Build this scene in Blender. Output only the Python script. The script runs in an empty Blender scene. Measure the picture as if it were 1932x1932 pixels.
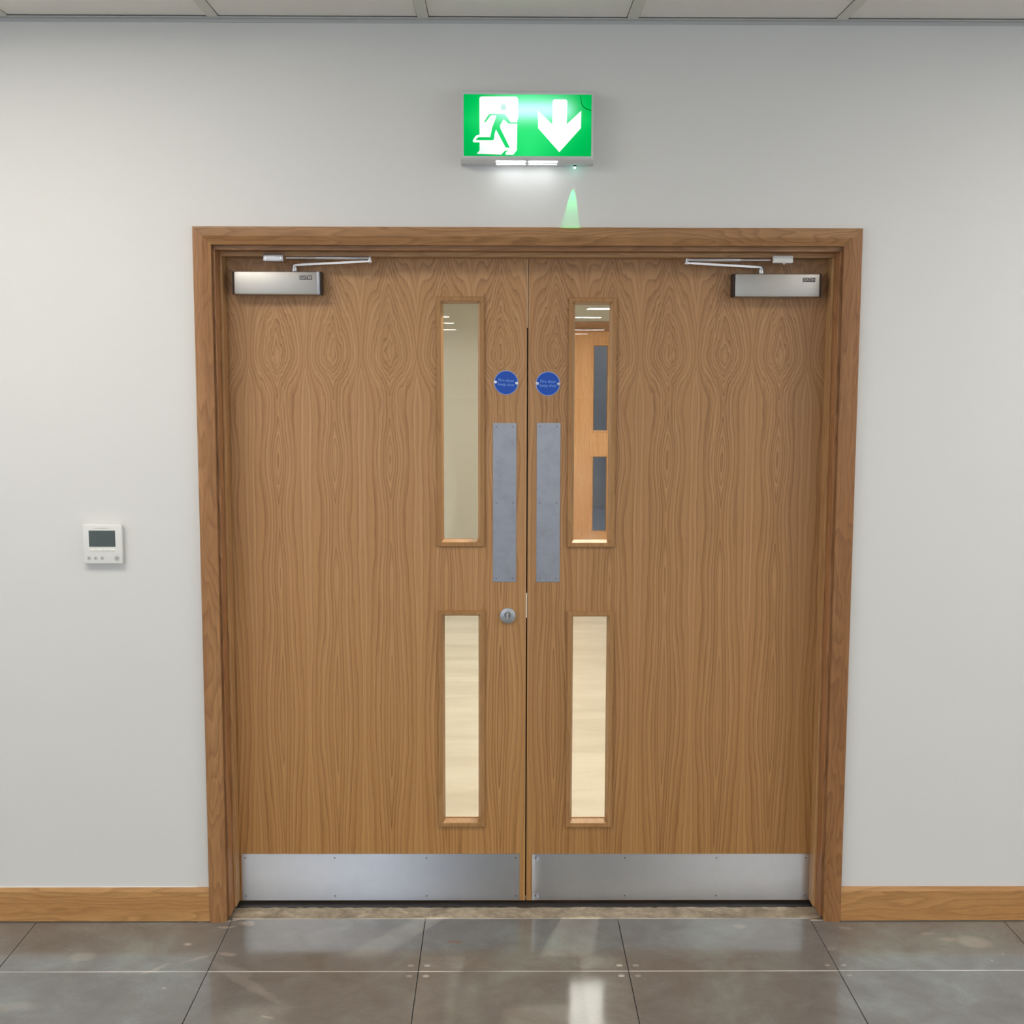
import bpy, bmesh, math, random
from mathutils import Vector, Matrix

random.seed(7)
scene = bpy.context.scene
COL = scene.collection

# ---------------------------------------------------------------- camera, world, exposure
F_PX, CAM_D, CAM_H = 2472.96, 3.9018, 1.7333
PITCH, YAW, ROLL = 0.1163, 0.0084, 0.0024


def cam_dir(px, py):
    c, s = math.cos(ROLL), math.sin(ROLL)
    px, py = c * px + s * py, -s * px + c * py
    c, s = math.cos(PITCH), math.sin(PITCH)
    x, y, z = px, c - s * py, -s - c * py
    c, s = math.cos(YAW), math.sin(YAW)
    return Vector((c * x + s * y, -s * x + c * y, z))


fwd = cam_dir(0, 0).normalized()
right = (cam_dir(1, 0) - cam_dir(0, 0)).normalized()
up = right.cross(fwd)
cam_data = bpy.data.cameras.new('camera')
cam_data.sensor_width = 36.0
cam_data.lens = 36.0 * F_PX / 1932.0
cam_data.clip_end = 200
cam = bpy.data.objects.new('camera', cam_data)
COL.objects.link(cam)
cam.matrix_world = Matrix(((right.x, up.x, -fwd.x, 0), (right.y, up.y, -fwd.y, -CAM_D),
                           (right.z, up.z, -fwd.z, CAM_H), (0, 0, 0, 1)))
scene.camera = cam

world = bpy.data.worlds.new('world')
world.use_nodes = True
world.node_tree.nodes['Background'].inputs[0].default_value = (0.75, 0.85, 1.0, 1)
world.node_tree.nodes['Background'].inputs[1].default_value = 0.6
scene.world = world
scene.view_settings.view_transform = 'Standard'
scene.view_settings.look = 'None'
scene.view_settings.gamma = 1.0
scene.view_settings.exposure = 0.0
scene.view_settings.use_curve_mapping = False

# lamp strengths (the lamps themselves are built with the ceiling)
E_PANEL = 17.0        # ceiling panels of the office
E_CORRIDOR = 3.9     # ceiling panels of the lobby behind the doors
E_WINDOW = 34.0       # daylight in the far windows of the office
E_SIDE = 3.9          # daylight fill from the added side windows
W_DOWN = 70.0         # small downlights of the lobby


# ---------------------------------------------------------------- node helper
class G:
    """tiny expression builder over a material's node tree"""

    def __init__(self, mat):
        mat.use_nodes = True
        self.t = mat.node_tree
        self.t.nodes.clear()
        self.out = self.t.nodes.new('ShaderNodeOutputMaterial')

    def n(self, kind, **props):
        nd = self.t.nodes.new(kind)
        for k, v in props.items():
            setattr(nd, k, v)
        return nd

    def put(self, sock, v):
        if isinstance(v, (int, float)):
            sock.default_value = v
        elif isinstance(v, (tuple, list)):
            sock.default_value = v if len(v) == len(sock.default_value) else tuple(v) + (1.0,)
        else:
            self.t.links.new(v, sock)

    def m(self, op, *a, clamp=False):
        nd = self.n('ShaderNodeMath', operation=op, use_clamp=clamp)
        for i, v in enumerate(a):
            self.put(nd.inputs[i], v)
        return nd.outputs[0]

    def add(self, *a):
        r = a[0]
        for v in a[1:]:
            r = self.m('ADD', r, v)
        return r

    def mul(self, *a):
        r = a[0]
        for v in a[1:]:
            r = self.m('MULTIPLY', r, v)
        return r

    def sub(self, a, b):
        return self.m('SUBTRACT', a, b)

    def comb(self, x, y, z):
        nd = self.n('ShaderNodeCombineXYZ')
        for i, v in enumerate((x, y, z)):
            self.put(nd.inputs[i], v)
        return nd.outputs[0]

    def obj(self):
        tc = self.n('ShaderNodeTexCoord')
        s = self.n('ShaderNodeSeparateXYZ')
        self.t.links.new(tc.outputs['Object'], s.inputs[0])
        return s.outputs[0], s.outputs[1], s.outputs[2], tc.outputs['Object']

    def pos(self):
        g = self.n('ShaderNodeNewGeometry')
        s = self.n('ShaderNodeSeparateXYZ')
        self.t.links.new(g.outputs['Position'], s.inputs[0])
        return s.outputs[0], s.outputs[1], s.outputs[2], g.outputs['Position']

    def noise(self, vec, scale=1.0, detail=2.0, rough=0.5, dist=0.0):
        nd = self.n('ShaderNodeTexNoise')
        self.put(nd.inputs['Vector'], vec)
        nd.inputs['Scale'].default_value = scale
        nd.inputs['Detail'].default_value = detail
        nd.inputs['Roughness'].default_value = rough
        nd.inputs['Distortion'].default_value = dist
        return nd.outputs[0]

    def ramp(self, fac, stops, interp='LINEAR'):
        nd = self.n('ShaderNodeValToRGB')
        cr = nd.color_ramp
        cr.interpolation = interp
        while len(cr.elements) < len(stops):
            cr.elements.new(0.5)
        for e, (p, c) in zip(cr.elements, stops):
            e.position = p
            e.color = tuple(c) + (1.0,) if len(c) == 3 else c
        self.put(nd.inputs[0], fac)
        return nd.outputs[0]

    def mix(self, fac, a, b, blend='MIX'):
        nd = self.n('ShaderNodeMix', data_type='RGBA', blend_type=blend)
        self.put(nd.inputs[0], fac)
        self.put(nd.inputs[6], a)
        self.put(nd.inputs[7], b)
        return nd.outputs[2]

    def map(self, v, a, b, c, d, smooth=False):
        nd = self.n('ShaderNodeMapRange', interpolation_type='SMOOTHSTEP' if smooth else 'LINEAR')
        for i, q in enumerate((v, a, b, c, d)):
            self.put(nd.inputs[i], q)
        return nd.outputs[0]

    def bsdf(self, color, rough=0.5, metal=0.0, bump=None, bstr=0.1, bdist=0.001, **kw):
        p = self.n('ShaderNodeBsdfPrincipled')
        self.put(p.inputs['Base Color'], color)
        self.put(p.inputs['Roughness'], rough)
        self.put(p.inputs['Metallic'], metal)
        for k, v in kw.items():
            self.put(p.inputs[k.replace('_', ' ')], v)
        if bump is not None:
            b = self.n('ShaderNodeBump')
            b.inputs['Strength'].default_value = bstr
            b.inputs['Distance'].default_value = bdist
            self.put(b.inputs['Height'], bump)
            self.t.links.new(b.outputs[0], p.inputs['Normal'])
        self.t.links.new(p.outputs[0], self.out.inputs[0])
        return p


def lin(r, g, b):
    f = lambda c: (c / 255 / 12.92) if c / 255 <= 0.04045 else ((c / 255 + 0.055) / 1.055) ** 2.4
    return (f(r), f(g), f(b))


def newmat(name):
    m = bpy.data.materials.new(name)
    return m, G(m)


def plain(name, col, rough=0.5, metal=0.0, **kw):
    m, g = newmat(name)
    x, y, z, v = g.obj()
    nz = g.noise(v, 60, 3)
    c = g.mix(g.map(nz, 0.3, 0.7, 0.0, 0.08), tuple(col), tuple(k * 0.8 for k in col))
    g.bsdf(c, rough, metal, **kw)
    return m


def glow(name, col, strength):
    m, g = newmat(name)
    e = g.n('ShaderNodeEmission')
    g.put(e.inputs[0], tuple(col))
    e.inputs[1].default_value = strength
    g.t.links.new(e.outputs[0], g.out.inputs[0])
    return m


# ---------------------------------------------------------------- materials
def painted_wall(name, col):
    m, g = newmat(name)
    x, y, z, v = g.obj()
    fine = g.noise(v, 260, 3, 0.6)
    broad = g.noise(v, 1.4, 2)
    c = g.mix(g.map(broad, 0.3, 0.7, 0.0, 0.10), tuple(col), tuple(k * 0.93 for k in col))
    g.bsdf(c, 0.62, bump=fine, bstr=0.25, bdist=0.0006)
    return m


def oak(name, axis='Z', seed=0.0, light=(188, 140, 92), mid=(165, 115, 70), dark=(128, 84, 48), fig=1.0):
    """solid oak with cathedral figure running along one axis"""
    m, g = newmat(name)
    x, y, z, v = g.obj()
    if axis == 'Z':
        a, b, c = x, y, z
    else:
        a, b, c = z, y, x
    c = g.add(c, seed)
    w = g.noise(g.comb(g.mul(a, 9), g.mul(b, 9), g.mul(c, 1.5)), 1.0, 2.5, 0.55)
    w2 = g.noise(g.comb(g.mul(a, 30), g.mul(b, 30), g.mul(c, 5)), 1.0, 2.0, 0.5)
    f = g.add(g.mul(a, 38), g.mul(b, 30), g.mul(w, 16 * fig), g.mul(w2, 1.6))
    ring = g.m('FRACT', f)
    saw = g.ramp(ring, [(0.0, (0.1,) * 3), (0.55, (0.45,) * 3), (0.86, (1.0,) * 3), (1.0, (0.1,) * 3)])
    pores = g.noise(g.comb(g.mul(a, 700), g.mul(b, 700), g.mul(c, 22)), 1.0, 2.0, 0.6)
    tone = g.noise(g.comb(g.mul(a, 14), g.mul(b, 14), g.mul(c, 1.1)), 1.0, 1.5)
    base = g.ramp(g.map(tone, 0.3, 0.7, 0.0, 1.0), [(0.0, lin(*mid)), (1.0, lin(*light))])
    col = g.mix(g.mul(saw, 0.55), base, lin(*dark))
    col = g.mix(g.map(pores, 0.50, 0.72, 0.0, 0.4), col, lin(*[k * 0.8 for k in dark]))
    g.bsdf(col, g.map(pores, 0.4, 0.7, 0.34, 0.5), bump=pores, bstr=0.1, bdist=0.0004)
    return m


def veneer(name, shift, cell, knots, light=(210, 165, 118), mid=(187, 140, 92), dark=(138, 92, 52), seed=0.0):
    """crown-cut oak veneer, the leaves slip-matched: every flitch repeats the same knot and spindles.
    shift: local x of one knot; cell: flitch width"""
    m, g = newmat(name)
    x, y, z, v = g.obj()
    zz = z
    u = g.m('DIVIDE', g.sub(x, shift), cell)
    idx = g.m('ROUND', u)
    s = g.sub(u, idx)                                        # -0.5 .. 0.5 inside one flitch
    var = g.mul(idx, 0.37)
    # each flitch leans a little and wanders with height
    wob = g.noise(g.comb(g.mul(s, 0.6), var, g.mul(zz, 1.7)), 1.0, 2.0)
    s = g.add(s, g.mul(g.sub(wob, 0.5), 0.12))
    sa = g.m('ABSOLUTE', s)
    F = g.mul(g.sub(g.m('SQRT', g.add(g.mul(sa, sa, 4.0), 0.0009)), 0.03), 9.6)
    # the height profile: knot, spindle and long bottom loop
    dz = g.sub(zz, 1.747)
    upz = g.m('MAXIMUM', dz, 0.0)
    dnz = g.m('MAXIMUM', g.mul(dz, -1.0), 0.0)
    edge = g.map(sa, 0.12, 0.5, 1.0, 0.36, True)
    core = g.m('EXPONENT', g.mul(sa, sa, -17.0))                 # the figure fades into straight grain at the joints
    g_up = g.mul(g.sub(g.m('SQRT', g.add(g.mul(upz, upz), 0.0006)), 0.0245), knots * 31.0)
    well = lambda zc, w, a: g.mul(g.m('EXPONENT', g.mul(g.m('POWER', g.m('ABSOLUTE', g.m('DIVIDE', g.sub(zz, zc), w)), 2.0), -1.0)), a)
    g_dn = g.mul(g.sub(1.0, g.m('EXPONENT', g.mul(dnz, dnz, -190.0))), knots * 5.2)
    prof = g.add(g_up, g_dn, well(0.62, 0.32, -1.9))
    F = g.add(F, g.mul(prof, edge), g.mul(core, g.add(well(1.425, 0.095, -2.5), well(1.06, 0.09, -1.0))))
    # ragged edges near the knot
    ragw = g.m('EXPONENT', g.mul(g.m('POWER', g.m('ABSOLUTE', g.m('DIVIDE', g.sub(zz, 1.79), 0.22)), 2.0), -1.0))
    rag = g.noise(g.comb(g.mul(s, 9.0), var, g.mul(zz, 15)), 1.0, 2.0, 0.5)
    rag2 = g.noise(g.comb(g.mul(s, 3.5), g.add(var, 4.0 + seed), g.mul(zz, 3.0)), 1.0, 2.0, 0.5)
    F = g.add(F, g.mul(g.sub(rag, 0.5), g.add(0.35, g.mul(ragw, g.map(sa, 0.12, 0.36, 2.6, 0.2, True)))), g.mul(g.sub(rag2, 0.5), 1.3))
    ring = g.m('FRACT', g.add(F, 40.0))
    saw = g.ramp(ring, [(0.0, (0.05,) * 3), (0.35, (0.2,) * 3), (0.72, (0.55,) * 3), (0.90, (1.0,) * 3), (1.0, (0.05,) * 3)])
    wide = g.m('FRACT', g.add(g.mul(F, 0.31), 9.3))
    wsaw = g.ramp(wide, [(0.0, (0.0,) * 3), (0.5, (1.0,) * 3), (1.0, (0.0,) * 3)])
    fine = g.noise(g.comb(g.mul(u, 130), 0.0, g.add(g.mul(zz, 2.2), g.mul(rag2, 2.0))), 1.0, 2.0, 0.6)
    pores = g.noise(g.comb(g.mul(u, 420), 0.0, g.mul(zz, 26)), 1.0, 2.0, 0.6)
    strength = g.map(g.noise(g.comb(g.mul(s, 8), var, g.mul(zz, 1.5)), 1.0, 2.0), 0.3, 0.7, 0.55, 1.0)
    col = g.mix(g.mul(wsaw, 0.55), lin(*mid), lin(*light))
    col = g.mix(g.mul(saw, strength, g.map(sa, 0.1, 0.5, 1.0, 0.6)), col, lin(*dark))
    col = g.mix(g.map(fine, 0.45, 0.75, 0.0, 0.22), col, lin(*dark))
    col = g.mix(g.map(fine, 0.5, 0.2, 0.0, 0.30), col, lin(*[k * 1.12 for k in light]))
    col = g.mix(g.map(pores, 0.55, 0.75, 0.0, 0.30), col, lin(*[k * 0.85 for k in dark]))
    # yellower towards the foot of the board
    col = g.mix(g.map(zz, 1.5, 0.2, 0.0, 1.0), col, (0.98, 0.93, 0.70), 'MULTIPLY')
    g.bsdf(col, 0.42, bump=pores, bstr=0.06, bdist=0.0003)
    return m


def brushed(name, col=(0.60, 0.61, 0.63), rough=0.32, aniso=0.85, along=(1, 0, 0), smudge=0.10):
    m, g = newmat(name)
    x, y, z, v = g.obj()
    ax = (6, 6, 900) if along[0] else (900, 6, 6)
    streak = g.noise(g.comb(g.mul(x, ax[0]), g.mul(y, 6), g.mul(z, ax[2])), 1.0, 2.0, 0.6)
    dirt = g.noise(v, 22, 4, 0.65)
    c = g.mix(g.map(dirt, 0.45, 0.75, 0.0, smudge * 2.2), tuple(col), tuple(k * 0.55 for k in col))
    r = g.add(rough, g.map(dirt, 0.4, 0.7, 0.0, smudge))
    c = g.mix(g.map(streak, 0.3, 0.7, 0.0, 0.10), c, tuple(k * 0.7 for k in col))
    p = g.bsdf(c, r, 1.0, Anisotropic=aniso)
    g.put(p.inputs['Tangent'], g.comb(float(along[2]), 0.0, float(along[0])))
    return m


M = {}
M['wall'] = painted_wall('wall_paint', lin(226, 225, 222))
M['wall_in'] = painted_wall('lobby_wall_paint', lin(206, 204, 193))
M['oak_v'] = oak('oak_upright', 'Z', 0.0)
M['oak_v2'] = oak('oak_upright_darker', 'Z', 3.7, (176, 126, 80), (158, 108, 62), (116, 74, 40), 1.2)
M['oak_h'] = oak('oak_lengthwise', 'X', 1.3, (180, 134, 88), (158, 112, 68), (120, 80, 46))
M['oak_skirt'] = oak('oak_skirting', 'X', 5.1, (212, 164, 106), (196, 144, 86), (150, 102, 56), 0.8)
M['oak_lining_v'] = oak('oak_lining_upright', 'Z', 8.1, (202, 150, 104), (176, 122, 76), (122, 76, 42), 0.5)
M['oak_lining_h'] = oak('oak_lining_lengthwise', 'X', 9.4, (196, 148, 104), (172, 122, 80), (122, 80, 48), 0.5)
M['oak_stop_v'] = oak('oak_stop_upright_lit', 'Z', 6.6, (214, 170, 118), (196, 148, 96), (160, 114, 68), 0.4)  # stops paler than the lining: lit front edges put into the colour
M['oak_stop_h'] = oak('oak_stop_lengthwise_lit', 'X', 6.6, (208, 164, 114), (190, 142, 94), (154, 110, 68), 0.4)
M['oak_bead_v'] = oak('oak_bead_upright', 'Z', 2.2, (184, 140, 90), (172, 126, 76), (150, 104, 60), 0.4)
M['veneer_left'] = veneer('oak_veneer_left_leaf', 0.153, 0.1715, 1.0)
M['veneer_right'] = veneer('oak_veneer_right_leaf', 0.0, 0.1715, 1.0, (204, 158, 112), (178, 132, 86), (130, 86, 48), 2.3)
M['far_wood'] = oak('orange_oak_veneer', 'Z', 4.0, (238, 186, 132), (228, 170, 108), (205, 145, 88), 0.3)
M['far_trim'] = oak('orange_oak_trim', 'X', 4.0, (196, 148, 100), (176, 128, 82), (140, 98, 62), 0.3)
M['kick'] = brushed('brushed_stainless_kick', (0.60, 0.615, 0.655), 0.30, 0.97, (1, 0, 0), 0.04)
M['push'] = brushed('dull_stainless_push', (0.39, 0.40, 0.44), 0.46, 0.5, (0, 0, 1), 0.09)
M['closer'] = brushed('satin_silver_closer', (0.52, 0.50, 0.47), 0.42, 0.4, (1, 0, 0), 0.03)
M['closer_cap'] = plain('silver_grey_cap', (0.42, 0.42, 0.46), 0.35, 0.6)
M['silver'] = plain('silver_paint', (0.62, 0.61, 0.62), 0.32, 0.8)
M['dark_cap'] = plain('dark_end_cap', (0.03, 0.02, 0.02), 0.5)
M['lock'] = brushed('satin_stainless_lock', (0.50, 0.51, 0.54), 0.35, 0.2, (1, 0, 0), 0.05)
M['polished'] = plain('polished_steel', (0.72, 0.71, 0.72), 0.18, 1.0)
M['screw'] = plain('dark_screw_steel', (0.25, 0.25, 0.27), 0.35, 1.0)
M['seal'] = plain('cream_intumescent_strip', lin(222, 196, 158), 0.6)
M['strike'] = plain('bright_forend_plate', (0.95, 0.90, 0.84), 0.35, 0.2)
M['dark'] = plain('dark_gap_strip', (0.02, 0.008, 0.005), 0.8)  # near-black, stands in for the dark gap between the leaves
M['sign_blue'] = plain('sign_blue', lin(5, 78, 186), 0.35)
M['sign_rim'] = plain('sign_aluminium_rim', lin(150, 165, 205), 0.4, 0.3)
M['sign_text'] = plain('sign_lettering', lin(120, 160, 225), 0.5)
M['nameplate'] = plain('grey_nameplate', lin(84, 78, 82), 0.45)
M['name_text'] = plain('nameplate_lettering', lin(190, 185, 182), 0.5)
M['white_plastic'] = plain('white_plastic', lin(232, 232, 228), 0.35)
M['white_button'] = plain('white_button', lin(244, 242, 236), 0.35)
M['grey_button'] = plain('pale_grey_button', lin(205, 204, 202), 0.45)
M['grey_print'] = plain('grey_print', lin(165, 160, 160), 0.6)
M['lcd'] = plain('lcd_glass', lin(82, 92, 92), 0.25)
M['sign_body'] = plain('exit_sign_plastic', lin(214, 214, 214), 0.4)
M['grid'] = plain('ceiling_grid_white', lin(222, 219, 208), 0.5)
M['angle'] = plain('ceiling_angle_white', lin(198, 198, 196), 0.5)
M['rubber'] = plain('black_threshold_strip', (0.035, 0.033, 0.036), 0.45, 0.2)
M['caulk'] = plain('white_caulk', lin(235, 230, 220), 0.5)
M['panel_light'] = glow('office_panel_light', (1.0, 0.955, 0.88), E_PANEL)
M['near_panel_light'] = glow('office_near_panel_light', (1.0, 0.955, 0.88), E_PANEL * 0.77)
M['far_panel_light'] = glow('office_far_panel_light', (1.0, 0.955, 0.88), E_PANEL * 1.6)
M['corridor_light'] = glow('lobby_panel_light', (1.0, 0.95, 0.87), E_CORRIDOR)
M['side_fill'] = glow('side_fill_pane', (0.78, 0.88, 1.0), E_SIDE)
M['daylight'] = glow('daylight_pane', (0.62, 0.78, 1.0), E_WINDOW)


def make_tile_ceiling():
    m, g = newmat('mineral_tile')
    x, y, z, v = g.obj()
    sp = g.noise(v, 420, 2, 0.7)
    c = g.mix(g.map(sp, 0.35, 0.65, 0.0, 0.12), lin(247, 242, 236), lin(215, 210, 204))
    g.bsdf(c, 0.85, bump=sp, bstr=0.3, bdist=0.0008)
    return m


M['ceil_tile'] = make_tile_ceiling()


def make_floor():
    """grey access-floor panel: mottled, polished in places, with plaster smears and specks"""
    m, g = newmat('grey_floor_panel')
    x, y, z, v = g.pos()
    big = g.noise(v, 2.3, 3, 0.55, 0.4)
    med = g.noise(v, 9, 4, 0.62, 0.6)
    fine = g.noise(v, 90, 3, 0.6)
    c = g.ramp(g.map(g.add(g.mul(big, 0.6), g.mul(med, 0.4)), 0.32, 0.68, 0, 1),
               [(0.0, lin(114, 112, 107)), (0.5, lin(130, 129, 126)), (1.0, lin(148, 157, 153))])
    c = g.mix(g.map(fine, 0.3, 0.7, 0, 0.16), c, lin(100, 96, 90))
    # plaster specks
    sp = g.noise(v, 62, 2.0, 0.5, 0.3)
    mask = g.map(g.noise(v, 1.9, 2), 0.50, 0.62, 0.0, 1.0)
    speck = g.mul(g.map(sp, 0.72, 0.78, 0.0, 0.5), mask)
    # drawn-out smears left by the plasterers: (x, y, half length, half width, angle, strength)
    sm = [(-0.72, -0.40, 0.17, 0.020, -0.80, 0.34), (-0.76, -0.34, 0.07, 0.028, -0.6, 0.32),
          (-0.84, -0.045, 0.030, 0.009, 0.1, 0.95), (-0.78, -0.025, 0.026, 0.014, -0.3, 0.9),
          (-0.82, 0.006, 0.022, 0.005, 0.1, 0.9), (-0.80, -0.235, 0.026, 0.011, -0.4, 0.65),
          (-0.93, -0.165, 0.018, 0.013, 0.2, 0.8), (-1.22, -0.25, 0.04, 0.030, 0.1, 0.45),
          (-0.99, -0.33, 0.055, 0.008, 0.75, 0.55), (-0.88, -0.26, 0.06, 0.007, 0.7, 0.4),
          (-0.93, -0.015, 0.010, 0.006, 0.0, 0.8), (-0.93, -0.44, 0.009, 0.007, 0.0, 0.7),
          (-0.62, -0.60, 0.020, 0.006, -0.5, 0.6), (1.42, -0.16, 0.055, 0.040, -0.3, 0.62),
          (1.35, -0.14, 0.030, 0.020, 0.2, 0.5), (0.735, -0.05, 0.022, 0.014, 0.0, 0.7),
          (1.06, -0.06, 0.022, 0.012, -0.4, 0.35), (0.98, -0.20, 0.02, 0.015, 0.3, 0.3),
          (1.30, -0.10, 0.03, 0.012, 0.3, 0.4), (-1.35, -0.55, 0.12, 0.03, 0.1, 0.3)]
    warp = g.sub(g.noise(v, 16, 3, 0.6), 0.5)
    wx = g.add(x, g.mul(warp, 0.040))
    wy = g.add(y, g.mul(g.sub(g.noise(g.comb(y, x, 3.0), 16, 3, 0.6), 0.5), 0.04))
    tot = speck
    for (cx, cy, a, b, an, st) in sm:
        ca, sa = math.cos(an), math.sin(an)
        dx, dy = g.sub(wx, cx), g.sub(wy, cy)
        p = g.m('DIVIDE', g.add(g.mul(dx, ca), g.mul(dy, sa)), a)
        q = g.m('DIVIDE', g.sub(g.mul(dy, ca), g.mul(dx, sa)), b)
        d = g.add(g.mul(p, p), g.mul(q, q))
        tot = g.m('MAXIMUM', tot, g.map(d, 1.3, 0.3, 0.0, st * 0.5))
    c = g.mix(tot, c, lin(206, 196, 184))
    dx, dy = g.m('DIVIDE', g.sub(wx, -0.135), 0.022), g.m('DIVIDE', g.sub(wy, -0.16), 0.008)
    c = g.mix(g.map(g.add(g.mul(dx, dx), g.mul(dy, dy)), 1.1, 0.4, 0.0, 0.6), c, lin(150, 96, 50))
    r = g.add(g.map(med, 0.3, 0.7, 0.08, 0.17), g.mul(tot, 0.35))
    g.bsdf(c, r, bump=g.add(g.mul(fine, 0.4), tot), bstr=0.05, bdist=0.0006, IOR=1.9)
    return m


M['floor'] = make_floor()


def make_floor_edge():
    m, g = newmat('floor_panel_edge_glint')  # pale colour stands for the specular line on the chamfer
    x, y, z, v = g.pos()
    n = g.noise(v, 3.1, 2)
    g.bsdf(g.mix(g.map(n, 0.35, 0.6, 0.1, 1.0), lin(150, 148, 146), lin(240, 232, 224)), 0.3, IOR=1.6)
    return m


M['floor_edge'] = make_floor_edge()


def make_screed():
    m, g = newmat('dusty_screed')
    x, y, z, v = g.pos()
    a = g.noise(v, 14, 4, 0.65, 0.5)
    b = g.noise(v, 60, 3, 0.6)
    c = g.ramp(g.map(a, 0.32, 0.68, 0, 1), [(0.0, lin(146, 134, 116)), (0.6, lin(184, 170, 148)), (1.0, lin(214, 202, 180))])
    c = g.mix(g.map(b, 0.4, 0.7, 0, 0.3), c, lin(105, 95, 78))
    g.bsdf(c, 0.85, bump=g.add(a, b), bstr=0.6, bdist=0.003)
    return m


M['screed'] = make_screed()


def make_lobby_floor():
    m, g = newmat('cream_stone_tile')
    x, y, z, v = g.obj()
    a = g.noise(g.comb(g.mul(x, 1.2), g.mul(y, 5), 0.0), 1.0, 4, 0.6, 0.6)
    c = g.ramp(g.map(a, 0.3, 0.7, 0, 1), [(0.0, lin(186, 179, 165)), (1.0, lin(212, 207, 196))])
    g.bsdf(c, 0.28, IOR=1.5)
    return m


M['lobby_floor'] = make_lobby_floor()


def make_glass():
    m, g = newmat('clear_pane')
    tr = g.n('ShaderNodeBsdfTransparent')
    tr.inputs[0].default_value = (0.955, 0.965, 0.95, 1)
    gl = g.n('ShaderNodeBsdfGlossy')
    gl.inputs['Roughness'].default_value = 0.0
    ge = g.n('ShaderNodeNewGeometry')
    dt = g.n('ShaderNodeVectorMath', operation='DOT_PRODUCT')
    g.t.links.new(ge.outputs['Incoming'], dt.inputs[0])
    g.t.links.new(ge.outputs['Normal'], dt.inputs[1])
    c = g.m('ABSOLUTE', dt.outputs['Value'])
    mx = g.n('ShaderNodeMixShader')
    # reflectance of each face of the pane after Schlick
    g.put(mx.inputs[0], g.add(0.042, g.mul(g.m('POWER', g.m('MAXIMUM', g.sub(1.0, c), 0.0), 5.0), 0.958)))
    g.t.links.new(tr.outputs[0], mx.inputs[1])
    g.t.links.new(gl.outputs[0], mx.inputs[2])
    g.t.links.new(mx.outputs[0], g.out.inputs[0])
    return m


M['glass'] = make_glass()


def make_exit_panel(name, white):
    """diffuser of the illuminated sign; the LED bar behind shows as a brighter band that thins out downwards"""
    m, g = newmat(name)
    x, y, z, v = g.obj()          # local: sign root at centre bottom of the sign
    px = g.m('ABSOLUTE', g.m('DIVIDE', g.sub(x, 0.012), 0.118))
    pz = g.m('DIVIDE', g.sub(z, 0.148), 0.030)
    d = g.add(g.m('POWER', px, 6.0), g.mul(pz, pz))
    hot = g.m('EXPONENT', g.mul(d, -1.0))
    fall = g.map(g.add(g.mul(g.m('ABSOLUTE', g.sub(x, 0.0)), 1.1), g.m('ABSOLUTE', g.sub(z, 0.12))), 0.04, 0.30, 1.0, 0.25, True)
    if white:
        col = g.mix(hot, (0.93, 1.0, 0.97), (1.0, 1.0, 1.0))
        st = g.add(g.mul(fall, 1.1), g.mul(hot, 1.2), 0.55)
    else:
        col = g.mix(g.map(hot, 0.0, 1.0, 0.0, 1.0), (0.0, 0.86, 0.16), (0.52, 1.0, 0.93))
        col = g.mix(g.map(fall, 0.4, 1.0, 0.0, 0.10), col, (0.3, 1.0, 0.7))
        st = g.add(g.mul(fall, 0.55), g.mul(hot, 0.35), 0.42)
    e = g.n('ShaderNodeEmission')
    g.put(e.inputs[0], col)
    g.put(e.inputs[1], st)
    g.t.links.new(e.outputs[0], g.out.inputs[0])
    return m


M['exit_green'] = make_exit_panel('lit_green_diffuser', False)
M['exit_white'] = make_exit_panel('lit_white_pictogram', True)
M['exit_dark_green'] = glow('lit_dark_green', (0.0, 0.42, 0.07), 0.55)
M['exit_head'] = glow('lit_pale_cyan', (0.66, 0.98, 0.92), 0.95)
M['strip_light'] = glow('lit_downlight_slot', (0.92, 0.98, 1.0), 9.0)
M['led'] = glow('lit_green_indicator', (0.25, 1.0, 0.75), 14.0)


# ---------------------------------------------------------------- mesh helpers
def origin_of(o):
    v = Vector((0, 0, 0))
    while o is not None:
        v += o.location
        o = o.parent
    return v


def thing(name, loc=(0, 0, 0), label=None, cat=None, group=None, kind=None):
    o = bpy.data.objects.new(name, None)
    o.empty_display_size = 0.05
    o.location = loc
    COL.objects.link(o)
    return tag(o, label, cat, group, kind)


def tag(o, label=None, cat=None, group=None, kind=None):
    for k, v in (('label', label), ('category', cat), ('group', group), ('kind', kind)):
        if v:
            o[k] = v
    return o


def obj(name, bm, mat, parent=None, smooth=False):
    """bm is in world coordinates; the mesh is moved into the parent's frame"""
    if parent is not None:
        bmesh.ops.translate(bm, verts=bm.verts, vec=-origin_of(parent))
    bmesh.ops.recalc_face_normals(bm, faces=bm.faces)
    me = bpy.data.meshes.new(name)
    bm.to_mesh(me)
    bm.free()
    me.materials.append(mat)
    if smooth:
        for p in me.polygons:
            p.use_smooth = True
        try:
            me.set_sharp_from_angle(angle=math.radians(35))
        except Exception:
            pass
    o = bpy.data.objects.new(name, me)
    COL.objects.link(o)
    o.parent = parent
    return o


def B():
    return bmesh.new()


def box(bm, x0, x1, y0, y1, z0, z1, bev=0.0, seg=2):
    r = bmesh.ops.create_cube(bm, size=1.0)
    vs = r['verts']
    for v in vs:
        v.co = Vector((x0 + (v.co.x + 0.5) * (x1 - x0), y0 + (v.co.y + 0.5) * (y1 - y0), z0 + (v.co.z + 0.5) * (z1 - z0)))
    if bev > 0:
        es = list({e for v in vs for e in v.link_edges})
        bmesh.ops.bevel(bm, geom=es, offset=bev, segments=seg, profile=0.5, affect='EDGES')
    return bm


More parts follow.
